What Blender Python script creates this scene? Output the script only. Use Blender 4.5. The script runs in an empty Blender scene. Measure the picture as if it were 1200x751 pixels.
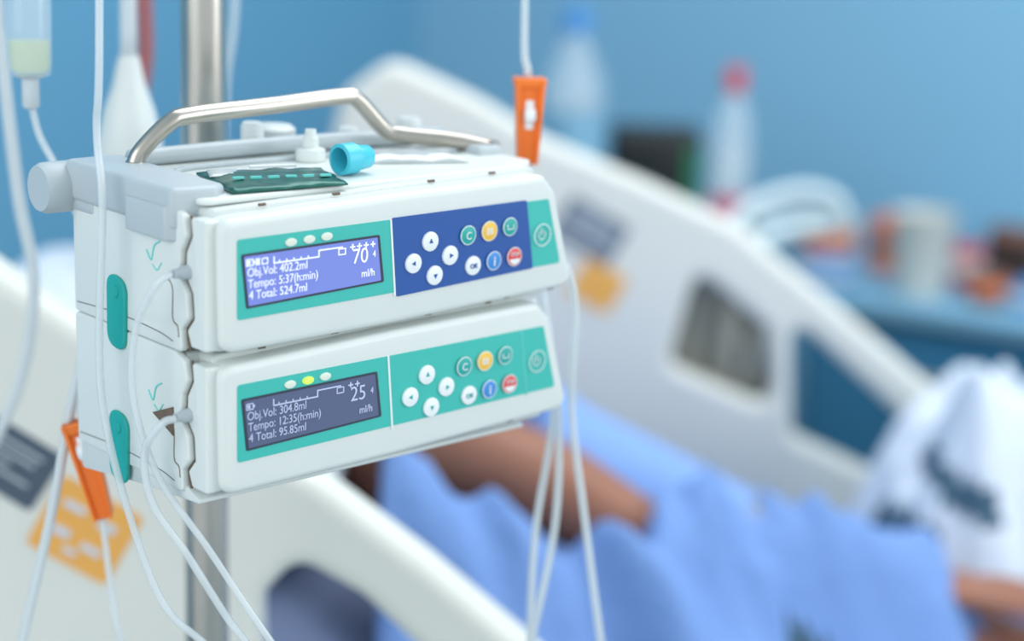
import bpy, bmesh, math, random
from mathutils import Vector, Matrix, noise
random.seed(3)
S=bpy.context.scene
COL=bpy.context.collection
S.view_settings.view_transform='Standard'

# ---------------------------------------------------------------- helpers
def lin(c):
    r=[]
    for v in c:
        v/=255.0
        r.append(v/12.92 if v<=.04045 else ((v+.055)/1.055)**2.4)
    return (r[0],r[1],r[2],1)
def mat(name,c,rough=.5,metal=0,spec=.5,trans=0,alpha=1,emit=0,var=0,scale=20,bump=0,bscale=60,coat=0,sss=0):
    m=bpy.data.materials.new(name);m.use_nodes=True
    nt=m.node_tree;b=nt.nodes['Principled BSDF']
    b.inputs['Base Color'].default_value=lin(c)
    b.inputs['Roughness'].default_value=rough
    b.inputs['Metallic'].default_value=metal
    b.inputs['Specular IOR Level'].default_value=spec
    b.inputs['Transmission Weight'].default_value=trans
    b.inputs['Alpha'].default_value=alpha
    b.inputs['Coat Weight'].default_value=coat
    b.inputs['Subsurface Weight'].default_value=sss
    if emit:
        b.inputs['Emission Color'].default_value=lin(c);b.inputs['Emission Strength'].default_value=emit
    tc=nt.nodes.new('ShaderNodeTexCoord')
    if var:
        n=nt.nodes.new('ShaderNodeTexNoise');n.inputs['Scale'].default_value=scale
        n.inputs['Detail'].default_value=4
        nt.links.new(tc.outputs['Object'],n.inputs['Vector'])
        r=nt.nodes.new('ShaderNodeMix');r.data_type='RGBA'
        l=lin(c)
        r.inputs[6].default_value=tuple(max(0,v*(1-var)) for v in l[:3])+(1,)
        r.inputs[7].default_value=tuple(min(1,v*(1+var)) for v in l[:3])+(1,)
        nt.links.new(n.outputs['Fac'],r.inputs[0]);nt.links.new(r.outputs[2],b.inputs['Base Color'])
    if bump:
        n2=nt.nodes.new('ShaderNodeTexNoise');n2.inputs['Scale'].default_value=bscale
        nt.links.new(tc.outputs['Object'],n2.inputs['Vector'])
        bp=nt.nodes.new('ShaderNodeBump');bp.inputs['Strength'].default_value=bump;bp.inputs['Distance'].default_value=.01
        nt.links.new(n2.outputs['Fac'],bp.inputs['Height']);nt.links.new(bp.outputs[0],b.inputs['Normal'])
    return m
M={}
M['white']=mat('white_plastic',(221,226,222),.38,var=.03,scale=45)
M['white2']=mat('side_plastic',(211,217,215),.42,var=.04,scale=35)
M['seam']=mat('seam_dark',(120,122,120),.7)
M['dirt']=mat('seam_grime',(112,96,82),.8,var=.3,scale=200)
M['grey']=mat('grey_plastic',(184,194,198),.4,var=.03,scale=50)
M['teal']=mat('teal_panel',(58,188,176),.4,var=.02)
M['tealdk']=mat('teal_dark',(28,168,160),.4)
M['teallt']=mat('teal_light',(110,214,205),.4)
M['blue']=mat('blue_panel',(22,82,160),.4,var=.03)
M['bezel']=mat('screen_bezel',(50,58,76),.3)
M['scr1']=mat('screen_lit',(112,126,200),.3,emit=.30)
M['scr2']=mat('screen_dim',(82,92,124),.3,emit=.12)
M['txt1']=mat('screen_text',(232,236,248),.5,emit=.42)
M['txt2']=mat('screen_text_dim',(186,194,222),.5,emit=.2)
M['btn']=mat('button_white',(240,244,244),.35)
M['yel']=mat('button_yellow',(246,196,70),.4)
M['red']=mat('button_red',(226,70,70),.4)
M['bbl']=mat('button_blue',(60,140,215),.4)
M['ink']=mat('ink_white',(235,240,240),.5)
M['led']=mat('led_clear',(228,236,220),.3)
M['ledg']=mat('led_green',(190,232,90),.3,emit=.6)
M['metal']=mat('brushed_steel',(186,180,170),.3,metal=1,var=.08,scale=90)
M['pole']=mat('pole_steel',(190,186,178),.25,metal=.95,var=.05,scale=30)
M['orange']=mat('orange_clip',(246,122,34),.4,sss=.05)
M['tube']=mat('clear_tubing',(228,236,238),.2,alpha=.55,coat=.5)
M['tubew']=mat('white_tubing',(222,230,232),.35,alpha=.8)
M['tubered']=mat('red_tubing',(160,92,92),.35)
M['clear']=mat('clear_plastic',(225,238,245),.12,alpha=.30,coat=.6)
M['fluid']=mat('drip_fluid',(220,230,180),.2,alpha=.6)
M['foil']=mat('foil_green',(34,96,86),.3,metal=.35,var=.35,scale=160)
M['foils']=mat('foil_silver',(196,202,202),.3,metal=.25,var=.12,scale=120)
M['cyan']=mat('cap_cyan',(72,196,216),.35)
M['rail']=mat('bed_plastic',(220,221,213),.45,var=.03,scale=10)
M['railg']=mat('bed_grip_grey',(180,198,204),.5)
M['slotbk']=mat('bed_panel_grey',(140,140,128),.6,var=.1,scale=20)
M['slotbar']=mat('bed_panel_bar',(168,166,152),.6,var=.1,scale=20)
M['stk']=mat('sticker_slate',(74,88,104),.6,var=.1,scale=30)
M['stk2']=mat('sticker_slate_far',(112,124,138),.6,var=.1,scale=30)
M['sto']=mat('sticker_orange',(236,172,84),.6)
M['sheet']=mat('white_linen',(204,214,226),.9,var=.05,scale=15,bump=.3,bscale=30)
M['vinyl']=mat('mattress_vinyl',(84,98,128),.6,var=.06,scale=10)
M['gown']=mat('blue_linen',(112,146,202),.9,var=.12,scale=12,bump=.3,bscale=40)
M['gown2']=mat('gown_cotton',(126,160,216),.9,var=.06,scale=15,bump=.3,bscale=40)
M['print']=mat('linen_print',(60,90,110),.9)
M['print2']=mat('linen_print_tan',(150,160,176),.9)
M['skin']=mat('skin',(148,98,76),.55,sss=.06,var=.16,scale=18)
M['skin2']=mat('lips',(130,70,62),.5)
M['hair']=mat('hair',(30,24,22),.7,var=.3,scale=80)
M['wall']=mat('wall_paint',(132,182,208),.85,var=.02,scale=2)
M['wall_shaded']=mat('wall_paint_shaded',(104,164,196),.85,var=.02,scale=2)  # same blue paint darkened; shade on the left wall put into the colour
M['floor']=mat('vinyl_floor',(150,165,172),.4,var=.06,scale=8)
M['ceil']=mat('ceiling_paint',(235,238,238),.9,var=.01)
M['cab']=mat('cabinet_blue',(36,104,140),.5,var=.04,scale=5)
M['top']=mat('counter_blue',(124,172,198),.4,var=.03)
M['black']=mat('black_plastic',(16,22,24),.35,var=.1)
M['green']=mat('green_led_panel',(20,110,70),.4)
M['rub']=mat('rubber',(40,42,45),.7)
M['redp']=mat('red_plastic',(206,66,72),.4)
M['redc']=mat('red_cap_wrap',(196,92,120),.5,alpha=.85)
M['lblb']=mat('label_blue',(70,140,205),.5)
M['amber']=mat('amber_label',(226,120,70),.5)
M['brown']=mat('brown_carton',(120,84,70),.6,var=.1)

def par(o,p):
    if p is not None: o.parent=p
def link(name,me,p=None,m=None,smooth=True):
    o=bpy.data.objects.new(name,me);COL.objects.link(o)
    if m is not None:
        me.materials.clear();me.materials.append(m)
    if smooth:
        for f in me.polygons:f.use_smooth=True
    par(o,p);return o
def empty(name,loc=(0,0,0),rz=0,p=None):
    o=bpy.data.objects.new(name,None);COL.objects.link(o);o.location=loc;o.rotation_euler=(0,0,rz)
    o.empty_display_size=.02;par(o,p);return o
def rpoly(pts,r,seg=5):
    n=len(pts);out=[]
    for i in range(n):
        p=Vector(pts[i]);a=Vector(pts[i-1]);b=Vector(pts[(i+1)%n])
        rr=r[i] if isinstance(r,(list,tuple)) else r
        da=(a-p);db=(b-p)
        ang=da.angle(db)
        d=min(rr/math.tan(ang/2) if ang>.01 else rr,da.length*.48,db.length*.48)
        if rr<=0: out.append(tuple(p));continue
        s=p+da.normalized()*d;e=p+db.normalized()*d
        for k in range(seg+1):
            t=k/seg
            q=s*(1-t)**2+p*2*t*(1-t)+e*t*t
            out.append((q.x,q.y))
    return out
def mapax(ax,u,v,t):
    if ax=='y': return (u,t,v)
    if ax=='x': return (t,u,v)
    return (u,v,t)
def prism(name,pts,ax,t0,t1,m,p=None,bev=0,bseg=3,smooth=True):
    bm=bmesh.new()
    va=[bm.verts.new(mapax(ax,u,v,t0)) for u,v in pts]
    vb=[bm.verts.new(mapax(ax,u,v,t1)) for u,v in pts]
    bm.faces.new(va);bm.faces.new(vb[::-1])
    n=len(pts)
    for i in range(n): bm.faces.new((va[i],vb[i],vb[(i+1)%n],va[(i+1)%n]))
    bmesh.ops.recalc_face_normals(bm,faces=bm.faces)
    if bev>0:
        es=[e for e in bm.edges if len(e.link_faces)==2 and e.calc_face_angle(0)>math.radians(50)]
        bmesh.ops.bevel(bm,geom=es,offset=bev,segments=bseg,affect='EDGES',profile=.5,clamp_overlap=True)
    me=bpy.data.meshes.new(name);bm.to_mesh(me);bm.free()
    o=link(name,me,p,m,False)
    if smooth:
        for f in me.polygons:f.use_smooth=True
        try: me.set_sharp_from_angle(angle=math.radians(40))
        except Exception: pass
    return o
def rect(x0,z0,x1,z1): return [(x0,z0),(x1,z0),(x1,z1),(x0,z1)]
def box(name,a,b,m,p=None,bev=0,loc=None,rz=0,bseg=3):
    o=prism(name,rect(a[0],a[1],b[0],b[1]),'z',a[2],b[2],m,p,bev,bseg)
    if loc: o.location=loc
    o.rotation_euler[2]=rz
    return o
def disc(x,z,rx,rz=None,n=28):
    rz=rz or rx
    return [(x+rx*math.cos(2*math.pi*i/n),z+rz*math.sin(2*math.pi*i/n)) for i in range(n)]
def lathe(name,prof,m,p=None,loc=(0,0,0),rot=(0,0,0),n=32,cap=True):
    bm=bmesh.new();rings=[]
    for r,z in prof:
        rings.append([bm.verts.new((r*math.cos(2*math.pi*i/n),r*math.sin(2*math.pi*i/n),z)) for i in range(n)])
    for a,b in zip(rings,rings[1:]):
        for i in range(n): bm.faces.new((a[i],a[(i+1)%n],b[(i+1)%n],b[i]))
    if cap:
        bm.faces.new(rings[0][::-1]);bm.faces.new(rings[-1])
    bmesh.ops.recalc_face_normals(bm,faces=bm.faces)
    me=bpy.data.meshes.new(name);bm.to_mesh(me);bm.free()
    o=link(name,me,p,m)
    try: me.set_sharp_from_angle(angle=math.radians(50))
    except Exception: pass
    o.location=loc;o.rotation_euler=rot;return o
def cr(pts,sub=8):
    P=[Vector(p) for p in pts];P=[P[0]*2-P[1]]+P+[P[-1]*2-P[-2]]
    out=[]
    for i in range(1,len(P)-2):
        a,b,c,d=P[i-1:i+3]
        for k in range(sub):
            t=k/sub
            out.append(.5*((2*b)+(c-a)*t+(2*a-5*b+4*c-d)*t*t+(3*b-a-3*c+d)*t**3))
    out.append(P[-2]);return out
def tube(name,pts,r,m,p=None,sub=8,smooth=True,n=12):
    Q=cr(pts,sub) if smooth else [Vector(q) for q in pts]
    bm=bmesh.new();rings=[];up=None
    for i,q in enumerate(Q):
        t=(Q[min(i+1,len(Q)-1)]-Q[max(i-1,0)]).normalized()
        if up is None: up=t.orthogonal().normalized()
        up=(up-t*up.dot(t)).normalized();s=t.cross(up)
        rr=r(i/(len(Q)-1)) if callable(r) else r
        rings.append([bm.verts.new(q+(up*math.cos(2*math.pi*k/n)+s*math.sin(2*math.pi*k/n))*rr) for k in range(n)])
    for a,b in zip(rings,rings[1:]):
        for k in range(n): bm.faces.new((a[k],a[(k+1)%n],b[(k+1)%n],b[k]))
    bm.faces.new(rings[0][::-1]);bm.faces.new(rings[-1])
    bmesh.ops.recalc_face_normals(bm,faces=bm.faces)
    me=bpy.data.meshes.new(name);bm.to_mesh(me);bm.free()
    return link(name,me,p,m)
def tomesh(o):
    dg=bpy.context.evaluated_depsgraph_get();dg.update()
    me=bpy.data.meshes.new_from_object(o.evaluated_get(dg))
    n=bpy.data.objects.new(o.name,me);nm=o.name
    n.matrix_local=o.matrix_local.copy();pr=o.parent
    bpy.data.objects.remove(o);COL.objects.link(n);n.name=nm
    n.parent=pr
    return n
def text(name,body,x,z,size,m,p,y=-.0012,sx=1,align='LEFT',bold=0,rot=0):
    cu=bpy.data.curves.new(name,'FONT');cu.body=body;cu.size=size;cu.align_x=align;cu.extrude=.00015;cu.offset=bold
    cu.materials.append(m)
    o=bpy.data.objects.new(name,cu);COL.objects.link(o)
    o.location=(x,y,z);o.rotation_euler=(math.pi/2,0,0) if not rot else (math.pi/2,rot,0);o.scale=(sx,1,1)
    o.parent=p
    return tomesh(o)
def holed(name,outer,holes,y,th,bev,m,p=None):
    cu=bpy.data.curves.new(name,'CURVE');cu.dimensions='2D';cu.fill_mode='BOTH'
    for L in [outer]+holes:
        sp=cu.splines.new('POLY');sp.points.add(len(L)-1)
        for q,(u,v) in zip(sp.points,L): q.co=(u,v,0,1)
        sp.use_cyclic_u=True
    cu.extrude=th/2-bev;cu.bevel_depth=bev;cu.bevel_resolution=3;cu.offset=-bev*.8
    cu.materials.append(m)
    o=bpy.data.objects.new(name,cu);COL.objects.link(o)
    o.location=(0,y,0);o.rotation_euler=(math.pi/2,0,0);o.parent=p
    o=tomesh(o)
    for f in o.data.polygons:f.use_smooth=True
    try:o.data.set_sharp_from_angle(angle=math.radians(35))
    except Exception:pass
    return o

# ---------------------------------------------------------------- infusion pumps
TH=math.radians(42.59)
O=Vector((-.1236,.7834,1.1848))
mm=.001
def pump(dz,lit):
    e=empty('infusion_pump',(O.x,O.y,O.z+dz),TH)
    sc=lambda L:[(a*mm,b*mm) for a,b in L]
    # housing
    prism('housing',rpoly(sc([(-12,11),(203,13),(207,-30),(204,-55),(-12,-55)]),.005),'y',.024,.122,M['white2'],e,.0035)
    prism('door_frame',rpoly(sc([(-5,11.8),(90,13.6),(190,15),(205,-46),(203,-54.5),(-4,-54.5)]),.004),'y',.0125,.026,M['white2'],e,.001)
    # front door
    prism('front_door',rpoly(sc([(-7.5,9),(90,12),(187,13),(196,3),(210,-44),(205,-48),(90,-51.5),(-6.5,-52.5)]),[.007,.05,.006,.012,.005,.006,.05,.007]),'y',0,.017,M['white'],e,.0034,4)
    # left flank with the scooped door hinge
    prism('side_flank',rpoly([(a*mm,b*mm) for a,b in [(121,12),(30,12),(21,9),(18.6,0),(23.6,-8),(24.6,-20),(18.6,-27),(17.6,-38),(23.6,-44),(23,-55),(121,-55)]],.003),'x',-.0148,-.0105,M['white'],e,.0012)
    prism('hinge_cover',rpoly([(a*mm,b*mm) for a,b in [(6,8.5),(18.5,8.5),(17.2,0),(22.2,-8),(23.2,-19.5),(17.2,-26.5),(16.2,-38),(22.2,-44.5),(19,-52),(6,-52)]],.002),'x',-.0125,-.004,M['white'],e,.0014)
    tube('hinge_seam',[(-.0112,y*mm,z*mm) for y,z in [(19.6,9),(17.9,0),(22.9,-8),(23.9,-19.5),(17.9,-26.7),(16.9,-38),(22.9,-44.2),(21,-54)]],.0006,M['dirt'],e,n=6)
    tube('latch_groove',[(-.0148,y*mm,z*mm) for y,z in [(34,-22),(30,-26),(30,-40),(26,-43),(25,-48)]],.00035,M['dirt'],e,n=6)
    tube('flank_line',[(-.0148,y*mm,z*mm) for y,z in [(118,-50),(80,-48),(44,-49),(30,-51)]],.0003,M['seam'],e,n=6)
    # green release button
    prism('release_button',rpoly([(69.5*mm,-.031),(86.5*mm,-.028),(87*mm,-.064),(71*mm,-.066)],.0085,8),'x',-.0168,-.0145,M['tealdk'],e,.0008)
    prism('release_dimple',disc(.078,-.037,.003),'x',-.0174,-.016,M['tealdk'],e,.0003)
    # flank pictograms
    tube('flow_icon',[(-.0150,.052,-.012),(-.0150,.048,-.016),(-.0150,.045,-.009),(-.0150,.040,-.006)],.0004,M['teallt'],e,n=6)
    tube('flow_icon_b',[(-.0150,.047,-.018),(-.0150,.043,-.020),(-.0150,.039,-.016)],.0003,M['teallt'],e,n=6)
    # tube port
    lathe('tube_port',[(.0032,-.002),(.0034,.0),(.0030,.004),(.0022,.006),(.0022,.008)],M['grey'],e,(-.012,.0205,-.017),(0,-math.pi/2,0),n=20)
    # fascia
    prism('fascia',rpoly(sc([(0,0),(190,0.4),(200,-34.2),(0,-37)]),.0014,3),'y',-.0004,.001,M['teal'],e)
    if lit:
        prism('keypad_overlay',rpoly(sc([(87.5,.9),(174.5,1.2),(180.5,-34.8),(91,-38)]),.0012,3),'y',-.0007,.001,M['blue'],e)
    else:
        prism('keypad_divider',sc([(174,0.2),(174.6,.2),(180.2,-35.4),(179.6,-35.4)]),'y',-.0006,.0,M['teallt'],e)
    prism('fascia_divider',sc([(86.2,.3),(87.2,.3),(90.6,-37.4),(89.6,-37.4)]),'y',-.0008,.0,M['ink'],e)
    prism('screen_bezel',rpoly(sc([(1.8,-6.9),(80,-6.3),(83.2,-29.6),(4.6,-32.2)]),.001,3),'y',-.0007,.001,M['bezel'],e)
    s=M['scr1'] if lit else M['scr2'];t=M['txt1'] if lit else M['txt2']
    prism('screen',rpoly(sc([(3.2,-8),(78.6,-7.4),(81.2,-28.6),(5.8,-31)]),.0006,3),'y',-.0009,.001,s,e)
    L=["Obj.Vol: 402.2ml","Tempo: 5:37(h:min)","4 Total: 524.7ml"] if lit else ["Obj.Vol: 304.8ml","Tempo: 12:35(h:min)","4 Total: 95.85ml"]
    for i,b in enumerate(L):
        text('screen_line_%d'%(i+1),b,(4.6+.5*i)*mm,(-17.4-5.3*i)*mm,.0058,t,e,sx=.84,bold=-.00004)
    text('rate_value','70' if lit else '25',.0635,-.0185,.0104,t,e,sx=.92,bold=-.00006)
    text('rate_mark','4',.0757,-.0165,.0044,t,e,sx=.8)
    text('rate_unit','ml/h',.0690,-.0255,.0052,t,e,sx=.88)
    # status row on the screen: battery, flow ramp, pressure scale
    def bar(n,x0,z0,x1,z1): prism(n,rect(x0*mm,z0*mm,x1*mm,z1*mm),'y',-.0012,-.0005,t,e,smooth=False)
    def frame(n,x0,z0,x1,z1,w=.45):
        bar(n,x0,z0,x1,z0+w);bar(n+'_t',x0,z1-w,x1,z1);bar(n+'_l',x0,z0,x0+w,z1);bar(n+'_r',x1-w,z0,x1,z1)
    frame('battery',4.2,-12.6,8.2,-9.4);bar('battery_fill',5,-11.8,6.4,-10.2);bar('battery_tip',8.2,-11.6,8.9,-10.4)
    if lit:
        bar('icon_a',9.4,-12.6,10.2,-9.4);bar('icon_b',10.6,-12.6,11.4,-9.4);frame('icon_c',12.6,-12.6,16,-9.6)
    bar('ramp_a',19,-13,19.6,-9.6);bar('ramp_b',19,-13,44,-12.4);bar('ramp_c',44,-13,44.6,-9.8);bar('ramp_d',44,-10,58,-9.4)
    for i in range(5): bar('ramp_tick_%d'%i,22+4*i,-12.6,22.5+4*i,-11.4)
    frame('ramp_e',55.5,-13.4,59.8,-10.2)
    for i in range(4 if lit else 2):
        text('pressure_arrow_%d'%i,'+',(62+4*i)*mm,-.0122,.0056,t,e,bold=.0001)
    # LEDs
    for i,(x,mt) in enumerate([(28.8,'led'),(39.0,'ledg'),(49.0,'led')]):
        prism('status_led_%d'%(i+1),disc(x*mm,(-4.2+.25*i)*mm,.0032,.0019),'y',-.0012,.0,M[mt] if (i!=1 or not lit) else M['led'],e,.0003)
    # keys
    def key(n,x,z,r,m_): prism(n,disc(x*mm,z*mm,r*mm),'y',-.0019,-.0002,M[m_],e,.0005,2)
    def arrow(n,x,z,d,m_):
        a=math.radians(d);q=[(1.5,0),(-.7,1.15),(-.7,-1.15)]
        prism(n,[((x+u*math.cos(a)-v*math.sin(a))*mm,(z+u*math.sin(a)+v*math.cos(a))*mm) for u,v in q],'y',-.0022,-.0017,m_,e,smooth=False)
    am=M['blue'] if lit else M['tealdk']
    for n,x,z,d in [('key_up',110.9,-12.9,90),('key_right',123.8,-21.3,0),('key_left',100.6,-22.6,180),('key_down',114.2,-30.2,-90)]:
        key(n,x,z,4.9,'btn');arrow(n+'_arrow',x,z,d,am)
    ring=M['ink']
    def kring(n,x,z,r):
        pts=[(x*mm+r*mm*math.cos(2*math.pi*k/28),-.0016,z*mm+r*mm*math.sin(2*math.pi*k/28)) for k in range(29)]
        tube(n,pts,.0003,ring,e,smooth=False,n=6)
    key('key_clear',135,-12.4,4.7,'tealdk');kring('key_clear_rim',135,-12.4,4.7);text('key_clear_mark','C',.135,-.0144,.0054,M['ink'],e,y=-.0022,align='CENTER')
    key('key_bolus',149,-11.8,4.9,'yel');kring('key_bolus_rim',149,-11.8,4.9)
    for i in range(3): prism('key_bolus_mark_%d'%i,rect(.1470+i*.0015,-.0136,.1477+i*.0015,-.0100),'y',-.0022,-.0018,M['ink'],e,smooth=False)
    key('key_connect',162.8,-11.0,4.5,'tealdk');kring('key_connect_rim',162.8,-11.0,4.5)
    tube('key_connect_mark',[(.1608,-.0021,-.0098),(.1608,-.0021,-.0122),(.1648,-.0021,-.0122),(.1648,-.0021,-.0098)],.0003,M['ink'],e,smooth=False,n=6)
    key('key_ok',139,-28.3,4.9,'btn');text('key_ok_mark','OK',.139,-.0295,.0034,am,e,y=-.0022,align='CENTER')
    key('key_info',152.6,-27.4,4.6,'bbl');kring('key_info_rim',152.6,-27.4,4.6);text('key_info_mark','i',.1526,-.0298,.0068,M['ink'],e,y=-.0022,align='CENTER',bold=.0001)
    key('key_stop',166.5,-26.9,4.7,'red');kring('key_stop_rim',166.5,-26.9,4.7)
    text('key_stop_mark','STOP',.1665,-.0264,.0026,M['ink'],e,y=-.0022,align='CENTER',sx=.9)
    prism('key_stop_half',[(166.5*mm+.0034*math.cos(a),-.0280+.0028*math.sin(a)) for a in [math.pi+math.pi*k/14 for k in range(15)]],'y',-.0021,-.0018,M['ink'],e,smooth=False)
    kring('power_rim',185.6,-17.8,5.6)
    tube('power_mark',[(.1856+.0024*math.sin(a),-.0010,-.0178+.0024*math.cos(a)) for a in [math.radians(40+280*k/12) for k in range(13)]],.0003,M['ink'],e,smooth=False,n=6)
    prism('power_bar',rect(.1854,-.0178,.1858,-.0146),'y',-.0012,-.0004,M['ink'],e,smooth=False)
    # clips and grime along the door seam
    for x,z in ((20,11.2),(62,12.2),(120,13.2),(160,13.8)):
        prism('seam_clip_%d'%x,rect(x*mm,z*mm,(x+4)*mm,(z+1.2)*mm),'y',.0120,.0135,M['dirt'],e,.0002)
    tube('seam_grime',[((5+20*i)*mm,.0168,-.0528+.0004*i*.9) for i in range(10)],.0005,M['dirt'],e,n=6)
    for k in range(7):
        x=random.uniform(0,195);l=random.uniform(2,6)
        tube('scuff_%d'%k,[(x*mm,.0020,(-50.6+.011*x)*mm),((x+l)*mm,.0018,(-50.5+.011*x)*mm)],.00035,M['dirt'],e,smooth=False,n=5)
    return e
p1=pump(0,True)
p2=pump(-.0674,False)
# brown side mark on lower pump, lower skirt
prism('side_warning_triangle',[(.048,-.022),(.030,-.015),(.030,-.029)],'x',-.0155,-.0146,M['dirt'],p2,smooth=False)
prism('lower_skirt',rpoly([(.121,-.052),(.024,-.052),(.012,-.056),(.012,-.058),(.060,-.062),(.121,-.070)],.003),'x',-.013,.19,M['white2'],p2,.002)

# carrying rack on top of the stack + pole clamp
rk=empty('pump_rack',(O.x,O.y,O.z),TH)
prism('top_plate',rpoly([(-.006,.0175),(.192,.0185),(.204,.03),(.203,.124),(-.006,.124)],.006),'z',.0125,.0156,M['white'],rk,.0012)
prism('side_latch',rpoly([(-.0175,.026),(.004,.022),(.012,.028),(.014,.124),(-.0175,.124)],.004),'z',.001,.0205,M['grey'],rk,.003)
prism('latch_lip',rpoly([(-.019,.030),(-.012,.024),(-.010,.060),(-.019,.066)],.002),'z',-.004,.012,M['grey'],rk,.0015)
lathe('latch_knob',[(.004,-.001),(.0105,0),(.0125,.003),(.0125,.018),(.011,.021)],M['grey'],rk,(-.008,.128,.006),(0,-math.pi/2,0))
box('latch_wing',(-.016,.098,-.006),(.004,.138,.016),M['grey'],rk,.005)
tube('carry_handle',[(.006,.098,.018),(.010,.097,.026),(.024,.095,.0385),(.036,.095,.0415),(.085,.095,.0435),(.128,.095,.0455),(.138,.094,.0435),(.152,.088,.0275),(.160,.084,.0245),(.185,.070,.0215),(.203,.061,.0175)],.0044,M['metal'],rk)
for i,(x,y) in enumerate([(.007,.098),(.203,.061)]):
    lathe('handle_socket_%d'%i,[(.006,0),(.006,.004),(.0045,.006)],M['metal'],rk,(x,y,.0150))
prism('handle_foot',rpoly([(.188,.052),(.203,.050),(.203,.072),(.190,.074)],.002),'z',.0125,.020,M['grey'],rk,.002)
tube('rear_bar',[(.012,.112,.0195),(.10,.108,.0205),(.200,.098,.0200)],.0045,M['grey'],rk)
tube('tray_edge',[(.018,.060,.0165),(.022,.085,.0165),(.06,.090,.0165),(.19,.084,.0165)],.0016,M['grey'],rk)
for i,(x,y,r,h) in enumerate([(.108,.128,.012,.012),(.088,.118,.006,.016),(.186,.110,.007,.013),(.150,.118,.006,.009)]):
    lathe('rack_knob_%d'%i,[(r*.9,0),(r,.002),(r,h-.002),(r*.8,h)],M['white2'],rk,(x,y,.016))
box('pole_bracket',(.080,.118,-.10),(.136,.176,-.03),M['grey'],rk,.005)
box('pole_jaw_left',(.086,.170,-.088),(.0945,.214,-.042),M['grey'],rk,.002)
box('pole_jaw_right',(.1215,.170,-.088),(.131,.214,-.042),M['grey'],rk,.002)
lathe('clamp_screw',[(.004,0),(.004,.03),(.013,.032),(.015,.04),(.013,.05)],M['black'],rk,(.131,.195,-.065),(0,math.pi/2,0))

def rack_pt(x,y,z):
    c,s=math.cos(TH),math.sin(TH)
    return (O.x+c*x-s*y,O.y+s*x+c*y,O.z+z)
# loose things lying on the top plate
zt=.0158
def sheet(name,poly,z,m,amp,h0=.0022):
    a,b,c,d=[Vector(q) for q in poly];N=24
    bm=bmesh.new();g=[]
    for i in range(N+1):
        row=[]
        for j in range(N+1):
            u,v=i/N,j/N
            q=(a*(1-u)+b*u)*(1-v)+(d*(1-u)+c*u)*v
            e_=min(u,1-u,v,1-v)
            h=amp*(noise.noise(Vector((q.x*110,q.y*110,3)))*.5+.5)+h0*(1-math.exp(-e_*9))
            row.append(bm.verts.new((q.x,q.y,z+h)))
        g.append(row)
    for i in range(N):
        for j in range(N): bm.faces.new((g[i][j],g[i+1][j],g[i+1][j+1],g[i][j+1]))
    r=bmesh.ops.extrude_face_region(bm,geom=bm.faces[:])
    for v in r['geom']:
        if isinstance(v,bmesh.types.BMVert): v.co.z=z
    bmesh.ops.recalc_face_normals(bm,faces=bm.faces)
    me=bpy.data.meshes.new(name);bm.to_mesh(me);bm.free()
    return link(name,me,None,m)
fp=empty('foil_packet',(O.x,O.y,O.z),TH)
o=sheet('packet',[(.026,.074),(.086,.055),(.072,.014),(.012,.022)],zt+.0003,M['foil'],.0022);o.parent=fp
o=sheet('torn_edge',[(.030,.071),(.044,.066),(.034,.050),(.022,.056)],zt+.0020,M['foils'],.0012,.001);o.parent=fp
for i in range(6):
    prism('packet_print_%d'%i,[(.024+.008*i,.040-.0028*i),(.029+.008*i,.0385-.0028*i),(.0285+.008*i,.0365-.0028*i),(.0235+.008*i,.038-.0028*i)],'z',zt+.0036,zt+.0046,M['teallt'],fp,smooth=False)
prism('packet_stripe',[(.048,.062),(.070,.055),(.069,.052),(.047,.059)],'z',zt+.0036,zt+.0048,M['ink'],fp,smooth=False)
sp_=sheet('silver_packet',[(.128,.088),(.176,.064),(.166,.036),(.112,.062)],zt,M['foils'],.0020,.0035)
sp_.location=O;sp_.rotation_euler=(0,0,TH)
# open-ended cap lying on its side: wide rim towards the camera, body behind
lathe('blue_cap',[(.0050,.000),(.0058,.001),(.0066,.010),(.0078,.0105),(.0078,.019),(.0060,.0195),(.0052,.017),(.0050,.006)],M['cyan'],None,rack_pt(.104,.040,zt+.0079),(math.radians(90),0,math.radians(-42)))
lathe('luer_stopper',[(.0075,0),(.0078,.003),(.0074,.006),(.0042,.007),(.0040,.012),(.003,.0125),(.0028,.016)],M['white'],None,rack_pt(.100,.083,zt))
# ---------------------------------------------------------------- pole
pl=empty('iv_pole',(-.176,1.0,0))
lathe('upper_mast',[(.0128,.50),(.0128,2.05)],M['pole'],pl,n=40)
lathe('lower_mast',[(.0170,.15),(.0170,.50),(.0150,.52),(.0128,.53)],M['pole'],pl,n=40)
lathe('base_hub',[(.045,.07),(.05,.09),(.045,.13),(.02,.16)],M['rub'],pl)
for k in range(5):
    a=2*math.pi*k/5+.3
    tube('base_leg_%d'%k,[(.03*math.cos(a),.03*math.sin(a),.10),(.16*math.cos(a),.16*math.sin(a),.09),(.29*math.cos(a),.29*math.sin(a),.07)],.013,M['pole'],pl)
    lathe('castor_%d'%k,[(.02,-.01),(.03,-.008),(.03,.008),(.02,.01)],M['rub'],pl,(.29*math.cos(a),.29*math.sin(a),.03),(math.pi/2,0,a))
for s in (-1,1):
    tube('bag_hook_%d'%(s+2),[(0,0,2.04),(s*.06,0,2.06),(s*.10,0,2.04),(s*.12,0,2.06)],.004,M['pole'],pl)

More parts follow.
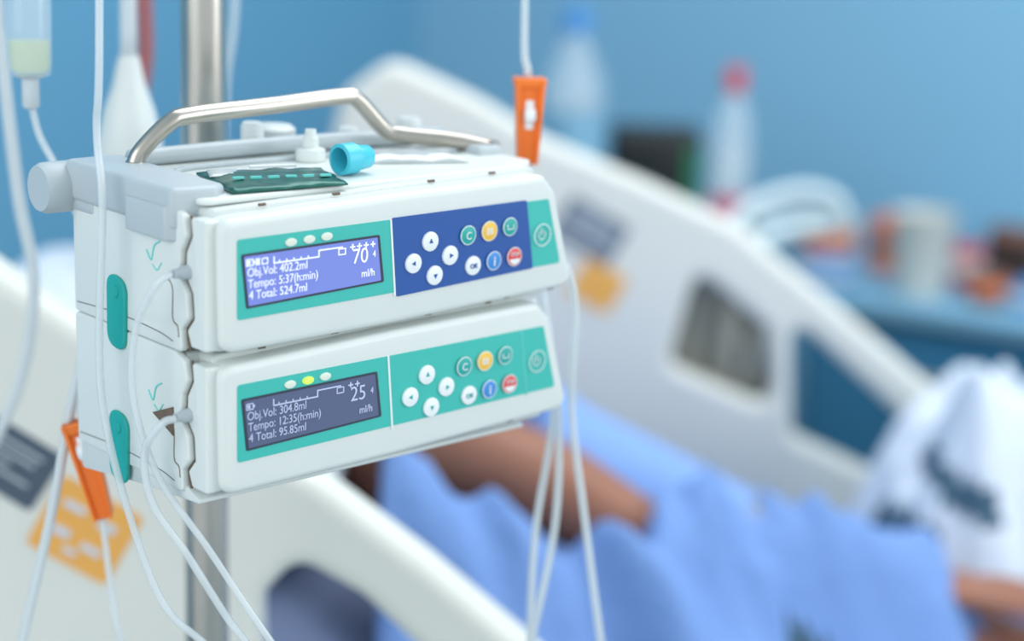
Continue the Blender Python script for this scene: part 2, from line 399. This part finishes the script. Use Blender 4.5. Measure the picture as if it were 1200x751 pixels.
# ---------------------------------------------------------------- tubing
R=.0017
tube('iv_tubing',[(-.196,.86,1.60),(-.1913,.82,1.285),(-.1936,.82,1.227),(-.1906,.815,1.192),(-.1934,.815,1.126),(-.1915,.815,1.09),(-.182,.815,1.046),(-.166,.815,.998),(-.1453,.815,.976),(-.10,.83,.93),(-.08,.86,.88)],R*1.1,M['tube'])
tube('iv_tubing',[(-.1530,.785,1.168),(-.159,.78,1.1636),(-.169,.785,1.144),(-.1723,.787,1.1185),(-.1688,.787,1.094),(-.1592,.79,1.066),(-.1397,.79,1.0373),(-.1239,.79,1.0124),(-.1097,.79,.9907),(-.08,.80,.94)],R,M['tube'])
tube('iv_tubing',[(-.1515,.784,1.1004),(-.1579,.782,1.098),(-.167,.787,1.082),(-.1634,.787,1.0575),(-.1477,.787,1.033),(-.131,.79,1.003),(-.1218,.79,.990),(-.09,.80,.94)],R*1.1,M['tube'])
tube('iv_tubing',[(-.262,.95,1.62),(-.2605,.95,1.32),(-.2590,.95,1.292)],R*1.2,M['tube'])
tube('iv_tubing',[(-.2590,.95,1.2196),(-.2548,.95,1.202),(-.2441,.945,1.184),(-.2286,.93,1.1563),(-.222,.91,1.13),(-.2200,.90,1.1065),(-.2235,.90,1.08),(-.2245,.90,1.060)],R*1.1,M['tube'])
tube('iv_tubing',[(-.2140,.90,1.008),(-.2097,.90,.963),(-.2054,.90,.938),(-.19,.91,.88)],R*1.1,M['tube'])
tube('iv_tubing',[(-.2192,.905,1.11),(-.2290,.90,1.068),(-.2405,.90,1.010),(-.2583,.90,.936),(-.27,.90,.88)],R*1.6,M['tubew'])
tube('iv_tubing',[(-.308,1.05,1.7),(-.3045,1.05,1.30),(-.3024,1.05,1.235),(-.2953,1.05,1.1504),(-.2878,1.05,1.0966),(-.30,1.05,1.03),(-.34,1.05,.95)],.0036,M['tubew'])
tube('iv_tubing',[(.000,1.0,1.62),(.0005,1.0,1.29),(.004,1.0,1.237)],R*1.3,M['tube'])
tube('iv_tubing',[(.0055,1.0,1.19),(.010,.995,1.15),(.020,.975,1.10),(.0252,.955,1.059),(.0176,.95,.99),(.017,.95,.923),(.02,.96,.86)],R*1.4,M['tube'])
tube('iv_tubing',[(.010,.96,1.12),(.024,.95,1.08),(.0285,.95,1.045),(.028,.95,.99),(.018,.95,.923),(.01,.96,.86)],R*1.4,M['tube'])
tube('iv_tubing',[(.010,.955,1.160),(.026,.947,1.145),(.0340,.945,1.12),(.0345,.947,1.064),(.0444,.95,1.0),(.0575,.95,.923),(.07,.96,.86)],R*1.4,M['tube'])
tube('iv_tubing',[(-.257,1.25,1.7),(-.2605,1.25,1.30),(-.262,1.25,1.20),(-.285,1.25,1.13)],.0055,M['tubered'])
tube('iv_tubing',[(-.19,1.2,1.7),(-.189,1.2,1.30),(-.197,1.2,1.20),(-.20,1.19,1.1)],.0025,M['tube'])
# drip chamber
dc=empty('drip_chamber',(-.2590,.95,0))
lathe('chamber',[(.0035,1.222),(.0035,1.232),(.0105,1.2345),(.0115,1.240),(.0120,1.285),(.008,1.292),(.0035,1.294)],M['clear'],dc)
lathe('fluid',[(.0090,1.2365),(.0103,1.2405),(.0106,1.2525)],M['fluid'],dc)
lathe('outlet',[(.0028,1.2165),(.0045,1.218),(.0045,1.2325),(.009,1.2345)],M['tubew'],dc)
# orange roller clamps
def clamp(loc,h,w,tilt,top):
    c=empty('roller_clamp',loc);c.rotation_euler=(0,tilt,math.radians(8))
    w2=w/2
    prism('body',rpoly([(-w2*1.15,h*.5),(w2*1.15,h*.5),(w2,h*.28),(w2*.72,-h*.5),(-w2*.72,-h*.5),(-w2,h*.28)],.0015),'y',-.005,.005,M['orange'],c,.001)
    prism('rail_left',rpoly([(-w2*1.25,h*.5),(-w2*.85,h*.5),(-w2*.6,-h*.5),(-w2*.8,-h*.5)],.0006),'y',-.0075,.004,M['orange'],c,.0006)
    prism('rail_right',rpoly([(w2*.85,h*.5),(w2*1.25,h*.5),(w2*.8,-h*.5),(w2*.6,-h*.5)],.0006),'y',-.0075,.004,M['orange'],c,.0006)
    prism('flange',rpoly([(-w2*1.35,h*.5),(w2*1.35,h*.5),(w2*1.25,h*.40),(-w2*1.25,h*.40)],.001),'y',-.007,.006,M['orange'],c,.0008)
    lathe('roller',[(.0035,-.003),(.0045,-.0022),(.0045,.0022),(.0035,.003)],M['btn'],c,(0,-.006,top),(0,math.pi/2,0))
    prism('slot',rect(-w2*.35,top-.008,w2*.35,top+.008),'y',-.0056,-.0045,M['btn'],c,.0004)
    return c
clamp((.0048,1.0,1.2130),.048,.0135,math.radians(0),.004)
clamp((-.2195,.90,1.034),.055,.0120,math.radians(-14),.012)
# hanging bell-shaped pendant
cb=empty('call_pendant',(-.2395,1.10,0))
tube('cord',[(0,0,1.75),(.001,0,1.40),(0,0,1.225)],.0050,M['tubew'],cb)
lathe('bell',[(.0185,1.153),(.0205,1.162),(.0190,1.180),(.0150,1.198),(.010,1.212),(.0075,1.224),(.006,1.230)],M['white'],cb)

# ---------------------------------------------------------------- bed
bed=empty('hospital_bed',(0,0,0))
def rail(outer,holes,y,nm):
    return holed(nm,rpoly(outer,.035,6),[rpoly(h,.022,5) for h in holes],y,.040,.012,M['rail'],bed)
rail([(-.24,.93),(-.205,1.085),(-.150,1.128),(-.05,1.085),(.032,1.04),(.15,.995),(.259,.948),(.39,.85),(.520,.748),(.550,.70),(.50,.625),(.445,.565),(.36,.570),(.29,.60),(.105,.66),(-.1,.73)],
     [[(.215,.900),(.308,.826),(.322,.722),(.188,.776)],[(.328,.850),(.508,.698),(.470,.636),(.342,.692)]],2.10,'far_side_rail')
rail([(-.56,1.02),(-.55,1.16),(-.50,1.19),(-.43,1.150),(-.337,1.083),(-.152,.961),(-.1226,.945),(-.0524,.892),(.013,.837),(.14,.72),(.16,.66),(.10,.60),(-.1,.66),(-.5,.80)],
     [[(-.165,.865),(-.1396,.895),(-.0928,.8687),(-.0454,.823),(.05,.740),(.03,.70),(-.1,.72),(-.165,.77)]],1.152,'near_side_rail')
prism('rail_backing',rpoly([(.200,.91),(.328,.81),(.332,.705),(.175,.768)],.01),'y',2.124,2.132,M['slotbk'],bed,.002)
for i in range(2):
    tube('rail_spindle_%d'%i,[(.268+.030*i,2.112,.865-.028*i),(.260+.028*i,2.112,.75-.006*i)],.011,M['slotbar'],bed,smooth=False)
def sticker(nm,cx,cz,w,h,rot,y,m):
    a=rot
    q=[(cx+u*math.cos(a)-v*math.sin(a),cz+u*math.sin(a)+v*math.cos(a)) for u,v in rect(-w/2,-h/2,w/2,h/2)]
    prism(nm,rpoly(q,.004 if w>.02 else .0012,3),'y',y-.0008,y+.0005,m,bed,smooth=False)
def strow(nm,cx,cz,rot,y,rows,m):
    for i,(u,v,w,h) in enumerate(rows):
        x=cx+u*math.cos(rot)-v*math.sin(rot);z=cz+u*math.sin(rot)+v*math.cos(rot)
        sticker(nm+'_%d'%i,x,z,w,h,rot,y-.001,m)
yn=1.152-.0205;yf=2.10-.0205
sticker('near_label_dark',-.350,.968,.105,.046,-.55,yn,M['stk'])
strow('near_label_text',-.350,.968,-.55,yn,[(0,.013,.085,.002),(0,.006,.08,.002),(-.01,-.001,.07,.002),(0,-.008,.085,.002)],M['grey'])
sticker('near_label_orange',-.281,.909,.060,.056,-.5,yn,M['sto'])
strow('near_label_pictogram',-.281,.909,-.5,yn,[(-.013,.012,.016,.005),(.012,.010,.013,.006),(-.013,-.008,.013,.006),(.010,-.010,.015,.005),(-.002,-.018,.01,.004)],M['sheet'])
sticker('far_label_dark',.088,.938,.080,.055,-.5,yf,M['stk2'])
strow('far_label_text',.088,.938,-.5,yf,[(0,.014,.06,.004),(0,.003,.06,.004),(0,-.009,.06,.004)],M['grey'])
sticker('far_label_orange',.100,.872,.055,.05,-.5,yf,M['sto'])
# grip loop on the far rail
tube('grip_loop',[(.250,2.13,.925),(.275,2.17,.945),(.30,2.19,.962),(.352,2.2,.975),(.39,2.2,.968),(.405,2.2,.948),(.385,2.2,.932),(.33,2.18,.925),(.29,2.15,.91)],.0105,M['railg'],bed)
tube('grip_bar',[(.290,2.18,.935),(.340,2.2,.950),(.385,2.2,.950)],.009,M['railg'],bed)
# deck, mattress
prism('mattress_back',rpoly([(-.44,.895),(-.48,.80),(.30,.40),(.42,.38),(.42,.50),(.34,.505)],.03,4),'y',1.20,2.04,M['vinyl'],bed,.02)
prism('mattress_seat',rpoly([(.36,.38),(1.42,.38),(1.42,.50),(.36,.50)],.03,4),'y',1.20,2.04,M['vinyl'],bed,.02)
box('bed_frame',(-.50,1.22,.28),(1.42,2.02,.36),M['rail'],bed,.02)
box('frame_base',(-.3,1.35,.18),(1.2,1.9,.27),M['grey'],bed,.02)
prism('headboard',rpoly([(-.60,.34),(-.56,.34),(-.56,.84),(-.60,.84)],.01),'y',1.22,2.02,M['rail'],bed,.01)
prism('footboard',rpoly([(1.44,.34),(1.48,.34),(1.48,.80),(1.44,.80)],.01),'y',1.22,2.02,M['rail'],bed,.01)
box('head_link',(-.58,1.30,.29),(-.46,1.94,.35),M['rail'],bed,.01)
for i,(x,y) in enumerate([(-.40,1.36),(-.40,1.90),(1.25,1.36),(1.25,1.90)]):
    tube('leg_%d'%i,[(x,y,.30),(x,y,.07)],.025,M['grey'],bed,smooth=False)
    lathe('castor_%d'%i,[(.03,-.015),(.06,-.012),(.06,.012),(.03,.015)],M['rub'],bed,(x,y,.06),(math.pi/2,0,0))
for i,y in enumerate((1.165,2.09)):
    for x in ((-.30,.08) if i==0 else (-.05,.15)):
        tube('rail_arm_%d'%i,[(x,y,.66),(x,y+(.06 if i==0 else -.06),.34)],.016,M['grey'],bed,smooth=False)

# heightfield linen
def base(x):
    t=.35-x
    return .505+.5*(t+math.sqrt(t*t+.01))/2
def g(d,s): return math.exp(-(d/s)**2)
def cloth(name,x0,x1,y0,y1,nx,ny,H,m,th=.008,p=None,mask=None):
    bm=bmesh.new();G=[]
    for i in range(nx+1):
        G.append([bm.verts.new((x0+(x1-x0)*i/nx,y0+(y1-y0)*j/ny,H(x0+(x1-x0)*i/nx,y0+(y1-y0)*j/ny))) for j in range(ny+1)])
    for i in range(nx):
        for j in range(ny):
            cx=x0+(x1-x0)*(i+.5)/nx;cy=y0+(y1-y0)*(j+.5)/ny
            if mask and not mask(cx,cy): continue
            bm.faces.new((G[i][j],G[i+1][j],G[i+1][j+1],G[i][j+1]))
    loose=[v for v in bm.verts if not v.link_faces]
    bmesh.ops.delete(bm,geom=loose,context='VERTS')
    me=bpy.data.meshes.new(name);bm.to_mesh(me);bm.free()
    o=link(name,me,p,m)
    s=o.modifiers.new('s','SOLIDIFY');s.thickness=th;s.offset=-1
    return o
def ridge(t): return 1-abs(math.sin(t))
def wr(x,y,s=1.0):
    w1=noise.noise(Vector((x*4,y*4,2)));w2=noise.noise(Vector((x*5,y*5,9)))
    return s*(.020*noise.noise(Vector((x*7,y*9,1)))+.028*(ridge(11*x+17*y+5*w1)-.4)+.026*(ridge(24*x-9*y+6*w2)-.4)+.014*(ridge(37*x+31*y+5*w1)-.4)+.006*noise.noise(Vector((x*22,y*26,4))))
def seg(px,py,ax,ay,bx,by):
    t=max(0,min(1,((px-ax)*(bx-ax)+(py-ay)*(by-ay))/((bx-ax)**2+(by-ay)**2)))
    return math.hypot(px-ax-t*(bx-ax),py-ay-t*(by-ay)),t
def Hb(x,y):
    z=base(x)+.012
    body=(.145-.035*max(0,min(1,(.22-x)/.15))) if x<.35 else .11+.035*math.exp(-(x-.35)/.2)
    z+=body*g(y-1.70,.20)
    z+=.130*g(y-1.405,.065)*(1 if x<.1 else math.exp(-((x-.1)/.22)**2))
    z+=wr(x,y,1.2)
    d,t=seg(x,y,.13,1.49,.385,1.605)     # forearm under the blanket
    f=g(d,.065)*min(1,max(0,(x-.085)/.05))
    z=z*(1-f)+max(z,(.780*(1-t)+.706*t)+.046-.010*t+max(0,.010+wr(x+1,y,.9)))*f
    if y<1.24: z-=(1.24-y)*1.2
    if y>1.98: z-=(y-1.98)*1.5
    return z
bb=cloth('blue_blanket',-.10,1.15,1.205,2.02,170,120,Hb,M['gown'],mask=lambda x,y: not (x<.125-1.3*abs(y-1.475) and 1.458<y<1.575))
bb.data.materials.append(M['print']);bb.data.materials.append(M['print2'])
for f in bb.data.polygons:
    c=f.center
    if abs(c.x-.275)<.022 and abs(c.y-1.475-.3*(c.x-.275))<.020: f.material_index=1
    if abs(c.x-.215)<.018 and abs(c.y-1.545)<.018: f.material_index=2
def Hw(x,y):
    r=((x-.560)/.17)**2+((y-1.87)/.14)**2
    return base(x)+.03+.25*math.exp(-r*r*.8)*(1+.35*noise.noise(Vector((x*9,y*9,7))))+.135*g(y-1.75,.10)*min(1,max(0,(x-.36)/.07))*(1-.6*math.exp(-r*r*.8))+wr(x,y,1.3)*.8
wb=cloth('printed_white_blanket',.36,.90,1.62,2.03,90,80,Hw,M['sheet'])
wb.data.materials.append(M['print'])
for f in wb.data.polygons:
    c=f.center
    a=c.x-.470;b=c.z-.745;a2=c.x-.415;b2=c.z-.690
    if c.y<1.84 and ((abs(a+.3*b)<.028 and abs(b+.35*a)<.018) or (abs(a2)<.026 and abs(b2-.3*a2)<.018)): f.material_index=1
def Hs(x,y):
    return base(x)+.085+.035*g(y-1.32,.15)+wr(x+3,y,1.0)
cloth('white_sheet',.46,1.3,1.22,1.58,70,40,Hs,M['sheet'])
# pillow
bm=bmesh.new();bmesh.ops.create_uvsphere(bm,u_segments=40,v_segments=24,radius=1)
for v in bm.verts:
    x,y,z=v.co
    sx=math.copysign(abs(x)**.55,x);sy=math.copysign(abs(y)**.55,y)
    v.co=(sx*.18,sy*.27,z*.065*(1-.25*max(abs(sx),abs(sy)))+.006*noise.noise(Vector((x*3,y*3,z))))
me=bpy.data.meshes.new('pillow');bm.to_mesh(me);bm.free()
po=link('pillow',me,None,M['sheet']);po.location=(-.315,1.58,.880);po.rotation_euler=(0,math.radians(26),0)

# ---------------------------------------------------------------- patient
pt=empty('patient',(0,0,0))
def skin(name,V,E,Rr,m,p,sub=2,root=0):
    me=bpy.data.meshes.new(name);me.from_pydata(V,E,[]);me.update()
    o=link(name,me,p,m,False)
    md=o.modifiers.new('k','SKIN');md.use_smooth_shade=True
    for v,r in zip(me.skin_vertices[0].data,Rr):
        v.radius=(r,r) if not isinstance(r,tuple) else r
    me.skin_vertices[0].data[root].use_root=True
    s=o.modifiers.new('s','SUBSURF');s.levels=sub;s.render_levels=sub
    return o
dz=-.075
V=[(.40,1.68,.655),(.24,1.68,.705),(.10,1.68,.775),(-.03,1.68,.845),(-.10,1.67,.90),(-.165,1.67,.945),(-.20,1.67,.97),
   (-.05,1.55,.905),(.03,1.512,.900),(.125,1.492,.850),(.25,1.545,.812),(.38,1.605,.775),
   (-.05,1.81,.845),(.03,1.86,.80),(.12,1.88,.73),(.24,1.84,.70),(.34,1.79,.69),
   (.50,1.60,.655),(.82,1.58,.66),(1.20,1.58,.62),(1.27,1.58,.68),
   (.50,1.77,.655),(.82,1.77,.66),(1.20,1.76,.62),(1.27,1.76,.68)]
V=[(x,y,z+dz) for x,y,z in V]
E=[(0,1),(1,2),(2,3),(3,4),(4,5),(5,6),(4,7),(7,8),(8,9),(9,10),(10,11),(4,12),(12,13),(13,14),(14,15),(15,16),(0,17),(17,18),(18,19),(19,20),(0,21),(21,22),(22,23),(23,24)]
Rr=[(.09,.11),(.08,.11),(.08,.115),(.08,.11),(.07,.075),.052,.052,.054,.047,.037,.033,.024,.050,.043,.036,.032,.025,.07,.05,.036,.03,.07,.05,.036,.03]
skin('body',V,E,Rr,M['skin'],pt)
GV=[(.40,1.68,.660),(.24,1.68,.712),(.10,1.68,.782),(-.03,1.68,.852),(-.085,1.67,.895),(-.045,1.81,.846),(.04,1.86,.80),(.11,1.88,.745),(-.045,1.57,.884)]
GV=[(x,y,z+dz) for x,y,z in GV]
skin('gown_torso',GV,[(0,1),(1,2),(2,3),(3,4),(4,5),(5,6),(6,7),(4,8)],[(.10,.12),(.09,.12),(.09,.125),(.09,.12),(.08,.085),.064,.056,.050,.060],M['gown2'],pt)
def hand(name,W,d,side,m,p):
    W=Vector(W);f=Vector(d).normalized();s=Vector((0,0,1)).cross(f).normalized()*side;u=f.cross(s)*side
    if u.z<0:u=-u
    P=lambda a,b,c: tuple(W+f*a+s*b+u*c)
    skin(name+'_palm',[P(-.01,0,0),P(.03,0,.004),P(.065,.002,.006),P(.085,.002,.003)],[(0,1),(1,2),(2,3)],[(.022,.018),(.032,.016),(.038,.015),(.034,.011)],m,p)
    for i,(b,L,sp) in enumerate([(.026,.072,.10),(.009,.080,.02),(-.009,.074,-.05),(-.026,.058,-.14)]):
        skin(name+'_finger_%d'%(i+1),[P(.060,b*.9,.004),P(.085,b,.008),P(.085+L*.45,b+sp*L*.45,.008),P(.085+L*.78,b+sp*L*.8,-.006),P(.085+L,b+sp*L,-.020)],[(0,1),(1,2),(2,3),(3,4)],[.0095,.0095,.0086,.0078,.0066],m,p)
    skin(name+'_thumb',[P(.012,.020,0),P(.035,.042,-.002),P(.060,.056,-.006),P(.082,.060,-.014)],[(0,1),(1,2),(2,3)],[.012,.012,.0105,.0085],m,p)
hand('near_hand',(.390,1.61,.698),(1,-.05,-.14),1,M['skin'],pt)
hand('far_hand',(.345,1.785,.612),(.95,-.25,-.05),-1,M['skin'],pt)
lathe('wristband',[(.027,-.007),(.0285,-.005),(.0285,.005),(.027,.007)],M['redp'],pt,(.388,1.608,.700),(0,math.radians(100),math.radians(10)))
# head
bm=bmesh.new();bmesh.ops.create_uvsphere(bm,u_segments=48,v_segments=32,radius=1)
for v in bm.verts:
    x,y,z=v.co    # local: x = left-right, face forward = -y, z = crown
    q=Vector((x*.074,y*.092,z*.112))
    if z<0: q.x*=1-.28*z*z;q.y*=1-.12*z*z
    if y<0:
        q.y-=.018*g(x,.16)*g(z+.12,.20)
        q.y+=.010*(g(x-.42,.16)+g(x+.42,.16))*g(z-.08,.12)
        q.y-=.006*g(x,.35)*g(z+.48,.10)
        q.y-=.006*g(x,.4)*g(z+.85,.15)
        q.y-=.005*g(z-.25,.08)*g(x,.6)
    v.co=q
me=bpy.data.meshes.new('head');bm.to_mesh(me);bm.free()
hd=empty('head_pivot',(-.275,1.665,.955),0,pt)
hd.rotation_euler=Matrix(((0,-.45,-.89),(1,0,0),(0,-.89,.45))).to_euler()
link('head',me,hd,M['skin'])
def ball(nm,l,s,m):
    b=bmesh.new();bmesh.ops.create_uvsphere(b,u_segments=20,v_segments=12,radius=1)
    me=bpy.data.meshes.new(nm);b.to_mesh(me);b.free();o=link(nm,me,hd,m);o.location=l;o.scale=s;return o
for s in (-1,1):
    ball('eyelid_%d'%(s+2),(s*.031,-.073,.009),(.013,.010,.008),M['skin'])
    ball('ear_%d'%(s+2),(s*.074,.008,-.002),(.008,.018,.030),M['skin'])
    ball('eyebrow_%d'%(s+2),(s*.031,-.083,.028),(.016,.005,.003),M['hair'])
ball('lips',(0,-.093,-.053),(.022,.007,.007),M['skin2'])
bm=bmesh.new();bmesh.ops.create_uvsphere(bm,u_segments=40,v_segments=24,radius=1)
for v in bm.verts:
    x,y,z=v.co;v.co=(x*.082,y*.100+.012,z*.112+.014+.003*noise.noise(v.co*9))
bmesh.ops.delete(bm,geom=[v for v in bm.verts if v.co.y<-.050 and v.co.z<.075 or v.co.z<-.06],context='VERTS')
me=bpy.data.meshes.new('hair');bm.to_mesh(me);bm.free();h=link('hair',me,hd,M['hair'])
sd=h.modifiers.new('s','SOLIDIFY');sd.thickness=.006

# ---------------------------------------------------------------- room
cx,cy=-.24,4.2
u=Vector((.86,-.51)).normalized();v=Vector((u.y*-1,u.x))
def wallbox(name,a,b,n,m,h=2.8,t=.1):
    a=Vector(a);b=Vector(b);n=Vector(n)
    P=[a,b,b+n*t,a+n*t]
    return prism(name,[(q.x,q.y) for q in P],'z',0,h,m,None,0,smooth=False)
c=Vector((cx,cy));e1=c+u*4.4;e2=c-v*4.6
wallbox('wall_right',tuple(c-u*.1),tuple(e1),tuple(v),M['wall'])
wallbox('wall_left',tuple(c),tuple(e2),tuple(-u),M['wall_shaded'])
Pf=[c-u*.0,e1,e1-v*4.6,e2]
prism('floor',[(q.x,q.y) for q in Pf],'z',-.05,0,M['floor'],None,0,smooth=False)
prism('ceiling',[(q.x,q.y) for q in Pf],'z',2.8,2.85,M['ceil'],None,0,smooth=False)
bb_=[c,e1,e1-v*.015,c-v*.015]
prism('baseboard_right',[(q.x,q.y) for q in bb_],'z',0,.1,M['cab'],None,0,smooth=False)
bb_=[c,e2,e2+u*.015,c+u*.015]
prism('baseboard_left',[(q.x,q.y) for q in bb_],'z',0,.1,M['cab'],None,0,smooth=False)

# side counter (parallel to right wall)
rzw=math.atan2(u.y,u.x)
ct=empty('side_counter',(.50,3.04,0),rzw)
box('counter_top',(-.02,0,.63),(1.5,.58,.66),M['top'],ct,.005)
box('cabinet_body',(0,.03,.08),(1.48,.57,.63),M['cab'],ct,.004)
for i in range(3):
    box('drawer_front_%d'%i,(.02+.49*i,.012,.12),(.49+.49*i,.032,.60),M['cab'],ct,.004)
    tube('pull_%d'%i,[(.18+.49*i,.012,.54),(.18+.49*i,-.01,.54),(.32+.49*i,-.01,.54),(.32+.49*i,.012,.54)],.005,M['metal'],ct,smooth=False)
box('plinth',(.02,.05,0),(1.46,.55,.08),M['rub'],ct)
Z=.6603
lathe('plastic_cup',[(.040,0),(.042,.004),(.054,.14),(.056,.142),(.052,.141),(.040,.008)],M['rail'],None,(.70,3.03,Z))
def pack(nm,x,y,w,d,h,m,m2,rz=0):
    e=empty(nm,(x,y,Z),rz)
    box('carton',(-w/2,-d/2,0),(w/2,d/2,h),m,e,.004)
    box('band',(-w/2-.001,-d/2-.001,h*.35),(w/2+.001,d/2+.001,h*.7),m2,e)
    return e
pack('medicine_box',.570,3.24,.09,.06,.095,M['rail'],M['amber'],.3)
pack('medicine_box',.680,3.22,.05,.05,.10,M['amber'],M['brown'],-.5)
pack('tissue_box',.555,3.10,.09,.06,.040,M['lblb'],M['rail'],-.5)
pack('medicine_box',.800,2.97,.05,.04,.060,M['brown'],M['amber'],.2)
pack('medicine_box',.885,3.12,.09,.05,.105,M['brown'],M['black'],-.7)
pack('tissue_box',.890,2.94,.09,.06,.045,M['lblb'],M['rail'],-.5)
pack('medicine_box',.985,3.03,.06,.05,.14,M['rail'],M['redp'],.1)
pack('medicine_box',.795,3.10,.05,.03,.075,M['redp'],M['rail'],-.3)
# bedside cabinet with bottles and monitor
bc=empty('bedside_cabinet',(.16,2.90,0))
box('top',(-.25,-.20,.765),(.235,.22,.79),M['rail'],bc,.006)
box('body',(-.24,-.19,.06),(.225,.21,.765),M['rail'],bc,.006)
for i in range(3):
    box('drawer_%d'%i,(-.22,-.205,.12+.21*i),(.21,-.188,.31+.21*i),M['top'],bc,.004)
    tube('handle_%d'%i,[(-.05,-.205,.25+.21*i),(-.05,-.225,.25+.21*i),(.06,-.225,.25+.21*i),(.06,-.205,.25+.21*i)],.005,M['metal'],bc,smooth=False)
for i,(x,y) in enumerate([(-.2,-.15),(.18,-.15),(-.2,.17),(.18,.17)]): lathe('foot_%d'%i,[(.02,0),(.025,.06)],M['rub'],bc,(x,y,0))
def bottle(nm,x,y,h,r,capm,lblm,z0=.7903):
    e=empty(nm,(x,y,z0))
    lathe('shell',[(r*.8,0),(r,.008),(r,h*.2),(r*.93,h*.25),(r,h*.3),(r,h*.62),(r*.85,h*.72),(r*.35,h*.88),(r*.3,h*.93)],M['clear'],e)
    lathe('water',[(r*.75,.002),(r*.93,.01),(r*.93,h*.2),(r*.86,h*.25),(r*.93,h*.3),(r*.93,h*.5)],M['clear'],e)
    lathe('label',[(r*1.005,h*.32),(r*1.005,h*.55)],lblm,e,cap=False)
    lathe('cap',[(r*.42,h*.90),(r*.44,h*.92),(r*.44,h*.99),(r*.4,h)],capm,e)
    return e
bottle('water_bottle',.085,2.86,.345,.050,M['lblb'],M['top'])
e=bottle('water_bottle',.345,2.90,.255,.032,M['redp'],M['clear'])
lathe('base_wrap',[(.0325,.020),(.0328,.055)],M['redc'],e,cap=False)
lathe('neck_wrap',[(.0145,.222),(.0160,.228),(.0165,.256),(.014,.26)],M['redp'],e)
mo=empty('vital_monitor',(.225,2.94,.7903))
box('case',(-.075,-.04,0),(.075,.06,.155),M['black'],mo,.012)
box('display',(-.06,-.044,.03),(.045,-.038,.135),M['black'],mo,.002)
box('side_panel',(.05,-.044,.03),(.068,-.038,.13),M['green'],mo,.002)

# ---------------------------------------------------------------- light
w=bpy.data.worlds.new('world');S.world=w;w.use_nodes=True
bg=w.node_tree.nodes['Background'];bg.inputs[0].default_value=(.85,.94,1,1);bg.inputs[1].default_value=.95
def area(nm,loc,tgt,sx,sy,pw,col=(1,1,1)):
    l=bpy.data.lights.new(nm,'AREA');l.shape='RECTANGLE';l.size=sx;l.size_y=sy;l.energy=pw;l.color=col
    o=bpy.data.objects.new(nm,l);COL.objects.link(o);o.location=loc
    o.rotation_euler=(Vector(tgt)-Vector(loc)).to_track_quat('-Z','Y').to_euler();return o
area('overhead_fill',(.6,1.9,2.75),(.6,1.9,0),2.0,1.6,44,(.98,.99,1))  # added soft lamp under the ceiling, with no fixture behind it
area('fill_light',(-1.3,-.6,1.9),(0,1.2,1.1),1.6,1.4,16,(.94,.98,1))  # added soft lamp from front left; no window stands there
area('fill_light',(2.4,.6,1.8),(.2,2.6,1.0),1.4,1.4,26,(.95,.98,1))  # added side lamp for more directional light on the bedding, no window

# ---------------------------------------------------------------- camera
phi=math.radians(14.15);r=math.radians(2.11)
F=Vector((0,math.cos(phi),-math.sin(phi)));R0=Vector((1,0,0));U0=Vector((0,math.sin(phi),math.cos(phi)))
Rv=math.cos(r)*R0+math.sin(r)*U0;Uv=math.cos(r)*U0-math.sin(r)*R0
cd=bpy.data.cameras.new('camera');cam=bpy.data.objects.new('camera',cd);COL.objects.link(cam)
mtx=Matrix((Rv,Uv,-F)).transposed().to_4x4();mtx.translation=Vector((0,0,1.35));cam.matrix_world=mtx
cd.sensor_width=36;cd.lens=2107.7/1200*36;cd.clip_start=.02
cd.dof.use_dof=True;cd.dof.focus_distance=.855;cd.dof.aperture_fstop=2.9
S.camera=cam
